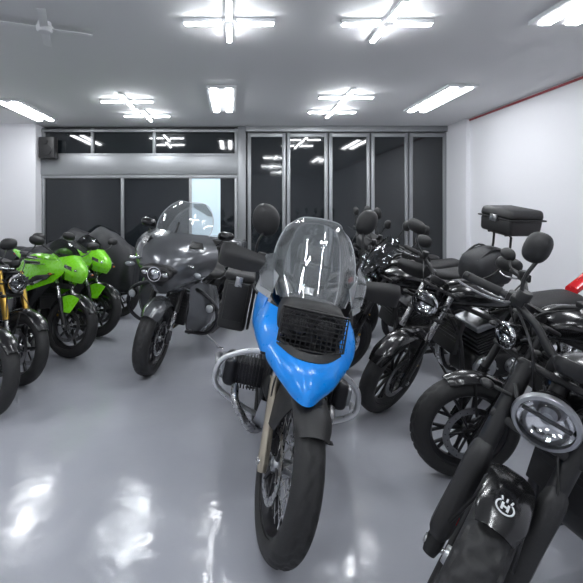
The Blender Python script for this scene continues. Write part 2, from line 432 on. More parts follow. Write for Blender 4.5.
def frame(root,hx,hz,m=MBK,sub=True):
    b=MB()
    b.tube([(hx+.02,0,hz-.1),(hx-.02,0,hz+.08)],.03,m,14)
    for s in(1,-1):
        b.tube([(hx,s*.03,hz-.05),(-.44,s*.1,.58),(-.5,s*.11,.3),(-.62,s*.11,.22),(-.9,s*.11,.25),(-1.0,s*.11,.42)],.016,m,10,5)
        b.tube([(hx,s*.03,hz),(-.6,s*.12,.74),(-.9,s*.13,.6),(-1.0,s*.11,.42)],.017,m,10,5)
        if sub: b.tube([(-.85,s*.11,.66),(-1.15,s*.11,.7),(-1.45,s*.09,.74)],.012,m,8,4); b.tube([(-1.0,s*.11,.45),(-1.2,s*.11,.68)],.01,m,8)
    b.done('frame',root)
def radiator(root,x,z,w=.26,h=.26,m=MBK):
    b=MB(); b.box((x,0,z),(.035,w,h),m,.006,(0,-12,0))
    for k in range(9): b.box((x+.022,0,z-h*.42+h*.84*k/8),(.006,w*.9,.006),DAL,0,(0,-12,0))
    b.done('radiator',root)
def exhaust(root,paths,muf,m=STL,mm=MBK,mr=.045):
    b=MB()
    for p in paths: b.tube(p,.019,m,12,6)
    X=b.done('exhaust_pipe',root)
    b=MB(); a,e=V(muf[0]),V(muf[1]); d=e-a
    b.tube([a,a+d*.08,a+d*.15,a+d*.9,e,e-d*.001],[.024,mr*.8,mr,mr,mr*.85,mr*.5],mm,20,1); b.tube([a+d*.2,a+d*.6],mr*1.08,mm if mm is CHR else DAL,20); b.done('muffler',X)
def roadster(label,pos,head,lean=9,steer=0,r=.31,w=.11,rr=.31,wr=.15,WB=1.42,rake=26,L=.68,kind='conv',up=DAL,lo=BLK,spk=10,wst='cast',rm=DAL,
      tank=BLK,bar=(.37,.09,.12),hl=.085,hlring=CHR,eng='vtwin',mir=True,guard=None,tread='road',muf=MBK,seat='flat',fend=BLK,group='parked black motorcycles',
      flys=None,hi=False,case=False,discs=1,cover=DAL,stripe=None,mirh=.17,mirw=.30,mirsz=(.05,.075),fenda=(35,150),shell=BLK,tankz=0,mshape=2.4,sig=MBK,legs=None,redtail=False,bag=False,sk=.15,fw=None,myaw=0,dm=STL,fdrop=.03):
    root=mroot(label,pos,head,lean,group); M=steerM(r,rake,steer); I=Matrix(); fy=.1
    d=V((-math.sin(R(rake)),0,math.cos(R(rake))))
    wheel(root,'front_wheel',0,r,w,M,wst,spk,rm,discs,tread,hi=hi,stripe=stripe,dm=dm)
    wheel(root,'rear_wheel',-WB,rr,wr,I,wst,spk,rm,-1,tread,.12,True,stripe=stripe)
    F=fork(root,M,r,rake,L,fy,kind,up,lo,guard,discs)
    b=MB(M); arcfender(b,0,r,r+.022,fw or (w*.5+.012),fenda[0],fenda[1],fend,fdrop)
    for s in(1,-1): b.tube([(.0,s*((fw or w*.5+.012)-.004),r+.3*r/.31),(0,s*(fy-.01),r+.12)],.006,MBK,6)
    FD=b.done('front_fender',root)
    C=V((0,0,r))+d*L
    HB=handlebar(root,M,(C.x-.01,0,C.z+.05),*bar)
    b=MB(M); ip=C+V((.05,0,.07)); b.lathe([(0,-.03),(.035,-.03),(.05,-.01),(.05,.012),(.046,.015),(0,.012)],ip,(-.5,0,.85),MBK,28); b.tube([ip,C+V((0,0,0))],.012,MBK,8); b.done('instrument_gauge',HB)
    if hl: headlight(root,M,(C.x+.13,0,C.z-.09),hl,shell,hlring)
    if mir:
        for s in(1,-1):
            bx=C.x-bar[2]*.6; mirror(HB,M,(bx,s*bar[0]*.5,C.z+.05+bar[1]),(bx-.02,s*mirw,C.z+bar[1]+.05+mirh),s,mirsz,mshape,sk=sk,yaw=myaw)
    if sig:
        for s in(1,-1): indicator(root,M,(C.x+.08,s*.1,C.z-.1),(C.x+.09,s*.17,C.z-.1),sig); indicator(root,I,(-1.45,s*.08,.66),(-1.47,s*.17,.66))
    if flys:
        b=MB(M); G=[]
        for z,x,h in((.0,.16,.09),(.09,.12,.12),(.2,.04,.11),(.27,-.02,.06)):
            G.append([(C.x+x-.07,-h,C.z+z),(C.x+x-.02,-h*.6,C.z+z),(C.x+x,0,C.z+z),(C.x+x-.02,h*.6,C.z+z),(C.x+x-.07,h,C.z+z)])
        b.patch(G,flys,.004,4); b.done('windshield',root)
    frame(root,-.36,.84)
    z0=tankz
    b=MB(); b.loft([(-.33,.86+z0,.03,.02,.02,2.2),(-.36,.86+z0,.085,.06,.05,2.4),(-.46,.87+z0,.135,.085,.07,2.5),(-.6,.86+z0,.145,.085,.08,2.5),(-.75,.83+z0,.12,.07,.07,2.5),(-.86,.8+z0,.075,.045,.04,2.4),(-.88,.8+z0,.03,.02,.02,2.2)],tank)
    T=b.done('fuel_tank',root)
    b=MB(); b.lathe([(0,.012),(.028,.012),(.034,.006),(.036,-.008)],(-.52,0,.955+z0),(-.05,0,1),STL if tank is not BLK else DAL,24); b.done('fuel_cap',T)
    b=MB()
    if seat=='flat': b.loft([(-.84,.78,.06,.03,.03,2.6),(-.88,.78,.1,.045,.03,2.8),(-1.05,.77,.13,.04,.035,3),(-1.25,.79,.12,.045,.03,3),(-1.42,.81,.1,.04,.03,3),(-1.46,.81,.06,.02,.02,2.6)],SEA)
    else: b.loft([(-.8,.74,.06,.03,.03,2.6),(-.86,.73,.11,.05,.03,2.8),(-1.0,.7,.15,.04,.04,3),(-1.14,.73,.13,.06,.04,3),(-1.2,.78,.1,.05,.03,3),(-1.4,.8,.09,.03,.03,3),(-1.46,.8,.05,.02,.02,2.6)],SEA)
    b.done('seat',root)
    for s in(1,-1):
        b=MB(); b.patch([[(-.88,s*.12,.72),(-1.0,s*.135,.73),(-1.14,s*.125,.74)],[(-.87,s*.13,.62),(-1.0,s*.14,.62),(-1.1,s*.13,.66)],[(-.92,s*.12,.52),(-1.0,s*.13,.52),(-1.06,s*.12,.57)]],tank if tank is not LGY else MBK,.005,3)
        b.done('side_panel',root)
    b=MB(); arcfender(b,-WB,rr,rr+.05,.085,65,185 if legs else 160,fend,.03)
    b.box((-WB-.12,0,.68),(.04,.09,.05),RED,.012); b.tube([(-WB-.1,0,.72),(-1.35,0,.76)],.02,MBK,8); b.done('rear_fender',root)
    twinengine(root,-.72,.36,MBK,DAL,eng,cover)
    radiator(root,-.43,.58,.22,.24)
    exhaust(root,[[(-.6,-.05,.6),(-.46,-.1,.52),(-.47,-.12,.32),(-.62,-.13,.23),(-.95,-.15,.22),(-1.12,-.17,.27)]],((-1.08,-.175,.26),(-1.6,-.2,.4)),STL if muf is CHR else DAL,muf)
    rearend(root,WB,rr,wr,MBK,top=(-1.2,.72))
    pegs(root); kickstand(root,-.82,lean)
    if redtail:
        b=MB(); b.loft([(-1.42,.86,.05,.03,.03,2.6),(-1.54,.95,.05,.03,.035,2.6),(-1.66,1.06,.05,.035,.035,2.6),(-1.74,1.1,.03,.02,.03,2.6)],RED); b.done('tail_cowl',root,'glossy red tail section')
    if bag:
        b=MB(); b.loft([(-1.12,.9,.06,.08,.06,3),(-1.16,.92,.15,.14,.1,3),(-1.3,.95,.17,.18,.14,3.2),(-1.44,.95,.16,.17,.14,3.2),(-1.5,.94,.07,.1,.08,3)],CLO,32,5,.012)
        for s in(1,-1): b.tube([(-1.15,s*.1,1.03),(-1.3,s*.1,1.135),(-1.48,s*.1,1.06)],.009,PLS,6,4)
        b.done('tail_bag',root)
    if case:
        cz=.1; b=MB()
        for s in(1,-1): b.tube([(-1.3,s*.1,.8),(-1.42,s*.1,.95),(-1.44,s*.1,1.24),(-1.38,s*.1,1.26),(-1.66,s*.1,1.26)],.01,MBK,8,3)
        for q in (-1.4,-1.5,-1.6): b.tube([(q,-.1,1.26),(q,.1,1.26)],.008,MBK,8)
        b.done('luggage_rack',root)
        b=MB(); b.box((-1.5,0,1.335),(.3,.36,.14),PLS,.03,seg=3,taper=(1.04,1.04)); b.box((-1.5,0,1.4),(.335,.4,.014),MBK,.005)
        TC=b.done('top_case',root)
        b=MB(); b.box((-1.5,0,1.445),(.325,.385,.085),PLS,.03,seg=3,taper=(.93,.94)); b.box((-1.335,0,1.4),(.02,.08,.06),STL,.005); b.done('top_case_lid',TC)
    return root,M,C,FD
# ------------------------------------------------------------------ adventure bike
def adventure():
    lean=11; steer=8; r=.345; w=.12; rake=25; L=.74; WB=1.52; fy=.105
    root=mroot('blue and black adventure motorcycle with clear windshield and two panniers',(.165,1.82),266,lean)
    M=steerM(r,rake,steer); I=Matrix(); d=V((-math.sin(R(rake)),0,math.cos(R(rake))))
    wheel(root,'front_wheel',0,r,w,M,'wire',36,DAL,2,'road',.155,hi=True)
    wheel(root,'rear_wheel',-WB,.34,.165,I,'wire',32,DAL,-1,'road',.13)
    fork(root,M,r,rake,L,fy,'conv',STL,BRZ,None,2)
    b=MB(M); arcfender(b,0,r,r+.025,.078,48,150,PLS,.035); b.done('front_fender',root)
    for s in(1,-1):
        b=MB(M); b.patch([[(.12,s*.06,r+.33),(.0,s*.085,r+.35),(-.15,s*.08,r+.31)],[(.08,s*.09,r+.25),(0,s*.1,r+.25),(-.14,s*.1,r+.22)],[(.03,s*.1,r+.16),(-.01,s*.11,r+.15),(-.1,s*.11,r+.14)]],PLS,.005,3); b.done('fork_cover',root)
    C=V((0,0,r))+d*L
    HB=handlebar(root,M,(C.x-.05,0,1.08),.45,.05,.08,MBK,True)
    mirror(HB,M,(C.x-.13,-.3,1.14),(C.x-.12,-.27,1.33),-1,(.085,.075),2.2,PLS); mirror(HB,M,(C.x-.13,.24,1.14),(C.x-.12,.22,1.45),1,(.07,.055),2.2,PLS)
    # beak
    b=MB()
    b.patch([[(-.02,-.145,.88),(.04,-.08,.865),(.06,0,.86),(.04,.08,.865),(-.02,.145,.88)],
             [(-.01,-.175,.82),(.09,-.1,.81),(.13,0,.81),(.09,.1,.81),(-.01,.175,.82)],
             [(.0,-.155,.77),(.11,-.1,.755),(.17,0,.75),(.11,.1,.755),(.0,.155,.77)],
             [(.03,-.085,.725),(.12,-.06,.71),(.19,0,.7),(.12,.06,.71),(.03,.085,.725)]],BLU,.006,5)
    for s in(1,-1):
        b.patch([[(-.13,s*.15,.985),(-.19,s*.185,.985),(-.26,s*.2,.98)],
                 [(-.06,s*.14,.93),(-.12,s*.205,.925),(-.22,s*.23,.92)],
                 [(-.02,s*.135,.875),(-.08,s*.21,.86),(-.18,s*.235,.85)],
                 [(-.0,s*.145,.815),(-.04,s*.19,.80),(-.14,s*.2,.78)]],BLU,.006,5)
    B=b.done('beak_fairing',root,'glossy blue beak panel')
    b=MB()
    b.patch([[(-.02,-.13,.885),(.05,-.07,.872),(.07,0,.866),(.05,.07,.872),(-.02,.13,.885)],[(.0,-.14,.86),(.072,-.075,.845),(.095,0,.84),(.072,.075,.845),(.0,.14,.86)]],PLS,.008,4)
    b.done('beak_trim',B)
    b=MB(); b.loft([(.0,.72,.02,.01,.01,2),(.04,.74,.05,.02,.02,2.2),(-.1,.76,.1,.04,.05,2.4),(-.25,.8,.12,.05,.05,2.4)],PLS); b.done('beak_underside',B)
    # headlight unit
    b=MB(); b.loft([(-.24,.96,.12,.08,.07,3),(-.16,.96,.15,.1,.08,3.2),(-.06,.955,.15,.095,.075,3.2),(-.035,.95,.135,.08,.068,3.2)],PLS)
    Hh=b.done('headlight',root)
    for y,rr in((-.06,.052),(.062,.06)):
        b=MB(); b.lathe([(rr,0),(rr*.9,-.01),(rr*.5,-.02),(0,-.02)],(-.02,y,.955),(1,0,0),DAL,28); b.lathe([(rr+.005,-.014),(rr+.006,.004),(rr-.002,.006),(rr-.002,-.014)],(-.018,y,.955),(1,0,0),DAL,28,True)
        b.lathe([(rr,.004),(rr*.6,.014),(0,.018)],(-.018,y,.955),(1,0,0),LNS,28)
        b.done('headlight_lens',Hh)
    b=MB()
    g=[(.012,-.14,1.03),(.012,.14,1.03),(.025,.14,.885),(.025,.07,.865),(.025,-.07,.865),(.025,-.14,.885)]
    b.tube(g,.006,MBK,8,1,True)
    for k in range(13):
        y=-.13+.26*k/12; b.tube([(.012,y,1.028),(.026,y,.872)],.0026,MBK,5)
    for k in range(8):
        z=.88+.14*k/7; b.tube([(.022,-.14,z),(.022,.14,z)],.0026,MBK,5)
    b.done('headlight_guard',Hh)
    # windshield
    b=MB()
    b.patch([[(-.2,-.16,1.03),(-.11,-.1,1.03),(-.08,0,1.03),(-.11,.1,1.03),(-.2,.16,1.03)],
             [(-.28,-.2,1.13),(-.18,-.12,1.13),(-.15,0,1.14),(-.18,.12,1.13),(-.28,.2,1.13)],
             [(-.34,-.2,1.24),(-.25,-.12,1.25),(-.22,0,1.26),(-.25,.12,1.25),(-.34,.2,1.24)],
             [(-.4,-.17,1.34),(-.32,-.11,1.37),(-.29,0,1.38),(-.32,.11,1.37),(-.4,.17,1.34)],
             [(-.43,-.13,1.38),(-.36,-.09,1.415),(-.335,0,1.425),(-.36,.09,1.415),(-.43,.13,1.38)]],CLR,.005,5)
    W=b.done('windshield',root)
    b=MB()
    for s in(1,-1):
        b.tube([(-.2,s*.163,1.03),(-.28,s*.203,1.13),(-.34,s*.203,1.24),(-.4,s*.173,1.34),(-.43,s*.133,1.383),(-.36,s*.09,1.418),(-.335,0,1.428)],.004,LGY,6,4)  # pale edge tubes stand in for the highlight along the clear rim
        b.tube([(-.22,s*.06,1.05),(-.27,s*.07,1.2),(-.31,s*.07,1.33)],.007,MBK,8,3)
    b.tube([(-.26,-.075,1.2),(-.24,0,1.2),(-.26,.075,1.2)],.007,MBK,8,3)
    b.done('windshield_bracket_highlight',W)
    for s in(1,-1):
        b=MB(); b.patch([[(-.16,s*.185,1.04),(-.24,s*.25,1.05)],[(-.2,s*.2,1.14),(-.28,s*.265,1.14)],[(-.26,s*.205,1.22),(-.31,s*.245,1.2)]],CLR,.004,4); b.done('wind_deflector',W)
    b=MB(); b.box((-.36,-.0,1.13),(.03,.18,.1),MBK,.012,(0,-25,0)); b.box((-.39,-.02,1.24),(.03,.13,.085),PLS,.012,(0,-20,0)); b.done('instrument_display',root)
    for s in(1,-1):
        b=MB()
        b.patch([[(-.24,s*.2,1.0),(-.38,s*.235,1.02),(-.52,s*.2,1.02)],[(-.2,s*.215,.93),(-.38,s*.25,.95),(-.58,s*.22,.95)],[(-.24,s*.205,.84),(-.38,s*.245,.83),(-.6,s*.21,.84)],[(-.3,s*.18,.76),(-.4,s*.2,.74),(-.55,s*.19,.74)]],BLU if s<0 else MBK,.006,4)
        b.done('tank_shroud',root)
        b=MB(); b.patch([[(-.21,s*.17,1.12),(-.33,s*.23,1.17),(-.45,s*.2,1.17)],[(-.17,s*.2,1.01),(-.32,s*.265,1.02),(-.5,s*.22,1.03)]],LGY,.006,4); b.done('side_fairing',root,'silver grey upper fairing')
        radx=MB(); radx.box((-.27,s*.14,.8),(.04,.09,.17),DAL,.008,(0,-10,0)); radx.done('oil_cooler',root)
    b=MB(); b.loft([(-.38,.98,.12,.05,.1,2.4),(-.5,1.0,.17,.08,.12,2.5),(-.68,.99,.17,.07,.13,2.5),(-.85,.93,.12,.04,.1,2.4),(-.92,.9,.08,.02,.06,2.2)],BLK); b.done('fuel_tank',root)
    b=MB(); b.loft([(-.88,.88,.09,.03,.03,2.8),(-.95,.88,.14,.035,.04,3),(-1.15,.87,.16,.03,.04,3),(-1.22,.91,.15,.045,.04,3),(-1.5,.93,.13,.03,.04,3),(-1.6,.93,.09,.02,.03,3)],SEA); b.done('seat',root)
    # engine
    b=MB(); b.box((-.7,0,.47),(.45,.26,.3),DAL,.05,seg=3); b.lathe([(0,.06),(.09,.055),(.12,.03),(.13,0),(.13,-.06)],(-.46,0,.5),(1,0,0),MBK,32)
    E=b.done('engine',root)
    for s in(1,-1):
        b=MB()
        for k in range(8): b.box((-.6,s*(.15+.018*k),.49),(.17,.007,.15),DAL,.002,seg=1)
        b.box((-.6,s*.2,.49),(.14,.16,.12),DAL,.01)
        b.box((-.6,s*.31,.49),(.2,.08,.16),DAL,.035,seg=4); b.box((-.6,s*.355,.49),(.15,.03,.1),ALU,.012,seg=3)
        b.done('cylinder',E)
        b=MB(); b.tube([(-.52,s*.27,.42),(-.45,s*.25,.36),(-.46,s*.15,.24),(-.6,s*.08,.2),(-.9,s*.1,.22)],.022,STL,12,6); b.done('exhaust_pipe',root)
        b=MB()
        b.tube([(-.36,s*.12,.7),(-.42,s*.24,.66),(-.46,s*.36,.58),(-.46,s*.39,.5),(-.47,s*.37,.42),(-.5,s*.25,.34),(-.52,s*.12,.29)],.0145,BST,12,5)
        b.tube([(-.46,s*.38,.54),(-.6,s*.4,.53),(-.74,s*.38,.5),(-.8,s*.2,.46)],.0145,BST,12,5)
        b.tube([(-.47,s*.37,.44),(-.6,s*.39,.43),(-.74,s*.36,.4),(-.8,s*.2,.36)],.0145,BST,12,5)
        b.done('crash_bar',root,'silver tubular crash bar')
        # pannier
        pz=-.12
        b=MB(); b.box((-1.35,s*.37,.84+pz),(.46,.2,.36),PLS,.03,seg=3)
        for zz in(.74,.82,.9): b.box((-1.35,s*.472,zz+pz),(.4,.012,.02),MBK,.004)
        b.box((-1.115,s*.37,.86+pz),(.012,.15,.26),MBK,.01)
        Pn=b.done('pannier',root)
        b=MB(); b.box((-1.35,s*.37,1.04+pz),(.48,.215,.055),PLS,.02,seg=3); b.box((-1.11,s*.37,1.01+pz),(.02,.05,.07),STL,.004); b.tube([(-1.25,s*.37,1.065+pz),(-1.28,s*.37,1.095+pz),(-1.42,s*.37,1.095+pz),(-1.45,s*.37,1.065+pz)],.008,MBK,8,3); b.done('pannier_lid',Pn)
        b=MB(); b.tube([(-1.1,s*.15,.8),(-1.18,s*.25,.84),(-1.5,s*.25,.84),(-1.6,s*.12,.8)],.009,MBK,8,3); b.tube([(-1.18,s*.25,.84),(-1.2,s*.25,.56),(-1.45,s*.25,.55),(-1.5,s*.25,.84)],.009,MBK,8,2); b.done('pannier_rack',root)
    b=MB(); b.patch([[(-.42,-.12,.42),(-.38,0,.42),(-.42,.12,.42)],[(-.44,-.14,.3),(-.4,0,.28),(-.44,.14,.3)],[(-.6,-.14,.21),(-.6,0,.19),(-.6,.14,.21)],[(-.85,-.12,.21),(-.85,0,.2),(-.85,.12,.21)]],ALU,.006,4); b.done('skid_plate',root)
    frame(root,-.36,.92); rearend(root,WB,.34,.17,MBK,shock='none'); pegs(root,-.95,.33)
    exhaust(root,[[(-.9,.1,.22),(-1.05,.14,.28),(-1.15,.18,.4)]],((-1.13,.185,.38),(-1.62,.2,.58)),STL,STL,.05)
    b=MB(); arcfender(b,-WB,.34,.41,.09,60,170,PLS,.03); b.box((-1.7,0,.88),(.04,.12,.05),RED,.012); b.done('rear_fender',root)
    kickstand(root,-.78,lean,.3,.36)
# ------------------------------------------------------------------ bagger
def bagger():
    lean=7; r=.33; w=.14; rake=26; L=.7; WB=1.62; fy=.125; steer=6
    root=mroot('dark grey touring motorcycle with wide fairing, tall windshield and hard saddlebags',(-.73,3.72),253,lean)
    M=steerM(r,rake,steer); I=Matrix(); d=V((-math.sin(R(rake)),0,math.cos(R(rake))))
    wheel(root,'front_wheel',0,r,w,M,'five',10,DAL,2,'road',.15,hi=True); wheel(root,'rear_wheel',-WB,.33,.17,I,'five',10,DAL,-1,'road',.14)
    fork(root,M,r,rake,L,fy,'usd',MBK,DAL,None,2)
    b=MB(M); arcfender(b,0,r,r+.03,.095,45,172,GRY,.07); b.done('front_fender',root,'dark grey painted front fender')
    C=V((0,0,r))+d*L
    HB=handlebar(root,M,(C.x-.06,0,1.05),.44,.09,.2,MBK)
    for s in(1,-1): mirror(HB,M,(C.x-.15,s*.3,1.15),(C.x-.14,s*.38,1.25),s,(.045,.08),2.6,BLK)
    b=MB()
    def row(x,z,hw,sw,pts=((1,0),(.72,.55),(.35,.9),(0,1))):
        rr=[(x+sw*q,-hw*p,z) for p,q in pts]; return rr+[(a,-c,e) for a,c,e in rr[-2::-1]]
    b.patch([row(-.34,1.25,.27,.12),row(-.3,1.18,.37,.2),row(-.27,1.08,.42,.27),row(-.25,.97,.4,.3),row(-.22,.86,.31,.29),row(-.22,.77,.2,.24),row(-.22,.72,.13,.2)],GRY,.008,5)
    Fa=b.done('front_fairing',root,'dark grey painted front fairing')
    b=MB(); b.patch([row(-.18,.985,.27,.235),row(-.16,.94,.27,.255),row(-.15,.86,.2,.25),row(-.16,.8,.12,.22)],PLS,.006,4); b.done('fairing_inlay',Fa)
    b=MB(); b.loft([(.0,.91,.13,.05,.05,2.4),(.09,.91,.15,.06,.058,2.6),(.125,.91,.14,.05,.05,2.6)],MBK); 
    b.lathe([(.0,.03),(.035,.025),(.05,.01),(.055,0)],(.11,0,.91),(1,0,0),CHR,32)
    for s in(1,-1): b.ell((.115,s*.095,.915),(.022,.035,.022),CHR)
    Hh=b.done('headlight',root)
    b=MB()
    b.lathe([(.056,.0),(.064,.0),(.064,.016),(.056,.016)],(.115,0,.91),(1,0,0),CHR,36,True); b.ell((.125,0,.91),(.02,.052,.048),LNS)
    b.done('headlight_lens',Hh)
    for s in(1,-1):
        b=MB(); b.box((-.0,s*.27,1.0),(.02,.1,.022),CHR,.008,(0,0,-s*35)); b.ell((-.03,s*.33,.93),(.025,.045,.022),LNS,(0,0,-s*35)); b.ell((-.035,s*.33,.93),(.024,.044,.021),LGY,(0,0,-s*35)); b.done('turn_signal',root)
        b=MB(); b.patch([[(-.135,s*.2,1.2),(-.2,s*.28,1.185)],[(-.08,s*.2,1.15),(-.17,s*.31,1.14)]],BLK,.012,4); b.done('fairing_vent',Fa)
    b=MB(); b.patch([row(-.36,1.22,.27,.16),row(-.42,1.33,.28,.16),row(-.48,1.44,.24,.14),row(-.53,1.53,.14,.1)],CLR,.005,5); 
    W=b.done('windshield',root)
    b=MB(); b.tube([(-.2,0,1.22),(-.27,0,1.34)],.012,MBK,8); b.tube(cr([(-.36,-.275,1.22),(-.42,-.285,1.33),(-.48,-.245,1.44),(-.53,-.145,1.53),(-.43,0,1.535),(-.53,.145,1.53),(-.48,.245,1.44),(-.42,.285,1.33),(-.36,.275,1.22)],4),.004,LGY,6); b.done('windshield_trim',W)
    for s in(1,-1):
        b=MB(); b.patch([[(-.3,s*.17,.8),(-.36,s*.33,.8),(-.5,s*.36,.76)],[(-.28,s*.19,.62),(-.36,s*.38,.62),(-.52,s*.4,.6)],[(-.3,s*.18,.45),(-.38,s*.36,.44),(-.54,s*.38,.44)],[(-.38,s*.14,.34),(-.42,s*.28,.32),(-.55,s*.3,.33)]],GRY,.008,4); b.done('lower_fairing',root)
        b=MB(); b.tube([(-.36,s*.1,.76),(-.3,s*.3,.72),(-.3,s*.44,.62),(-.32,s*.46,.46),(-.36,s*.36,.34),(-.45,s*.12,.28)],.018,DAL,12,5); b.ell((-.28,s*.4,.6),(.04,.045,.045),MBK); b.ell((-.255,s*.4,.6),(.02,.036,.036),LGY); b.done('crash_bar',root)
        b=MB(); b.loft([(-1.22,.56,.04,.1,.12,3,s*.33),(-1.26,.56,.11,.17,.19,3.4,s*.33),(-1.6,.57,.125,.18,.2,3.4,s*.33),(-1.9,.58,.11,.17,.17,3.2,s*.32),(-1.97,.58,.05,.1,.1,3,s*.31)],GRY)
        Sb=b.done('saddlebag',root,'dark grey hard saddlebag')
        b=MB(); b.loft([(-1.23,.745,.05,.02,.01,3,s*.33),(-1.27,.745,.115,.035,.01,3.4,s*.33),(-1.6,.755,.13,.035,.01,3.4,s*.33),(-1.9,.755,.11,.03,.01,3.2,s*.32),(-1.96,.755,.05,.015,.01,3,s*.31)],GRY); b.box((-1.6,s*.46,.72),(.06,.015,.03),CHR,.004); b.done('saddlebag_lid',Sb)
        b=MB(); b.tube([(-.8,s*.12,.26),(-.8,s*.24,.26)],.012,DAL,8); b.box((-.75,s*.3,.27),(.3,.1,.02),DAL,.01); b.done('floorboard',root)
        b=MB(); b.tube([(-.62,s*.15,.4),(-.6,s*.2,.28),(-.9,s*.22,.2),(-1.2,s*.24,.2)],.02,CHR,12,5); b.tube([(-1.2,s*.24,.2),(-1.25,s*.24,.2),(-1.95,s*.26,.26)],[.03,.045,.045],CHR,16); b.done('exhaust_pipe',root)
    twinengine(root,-.76,.4,DAL,ALU,'vtwin',CHR)
    radiator(root,-.42,.5,.24,.3)
    b=MB(); b.loft([(-.42,.9,.06,.03,.03,2.3),(-.5,.91,.14,.09,.09,2.5),(-.68,.91,.17,.1,.1,2.5),(-.88,.86,.13,.06,.07,2.5),(-.98,.8,.07,.03,.03,2.3)],GRY); b.done('fuel_tank',root)
    b=MB(); b.loft([(-.94,.75,.1,.04,.04,2.8),(-1.0,.75,.17,.05,.05,3),(-1.25,.73,.19,.04,.05,3),(-1.35,.8,.17,.05,.05,3),(-1.6,.82,.15,.03,.05,3),(-1.66,.82,.1,.02,.04,3)],SEA); b.done('seat',root)
    b=MB(); b.box((-1.82,0,.98),(.34,.5,.24),GRY,.05,seg=3); b.box((-1.66,0,.97),(.04,.4,.2),SEA,.02); b.box((-1.75,0,.84),(.3,.2,.08),MBK,.01); b.done('rear_trunk',root)
    b=MB(); arcfender(b,-WB,.33,.4,.11,40,185,GRY,.05); b.ell((-WB-.36,0,.6),(.03,.06,.04),RED); b.done('rear_fender',root)
    frame(root,-.36,.88); rearend(root,WB,.33,.17,MBK,'none'); kickstand(root,-.8,lean,.28,.36,CHR)
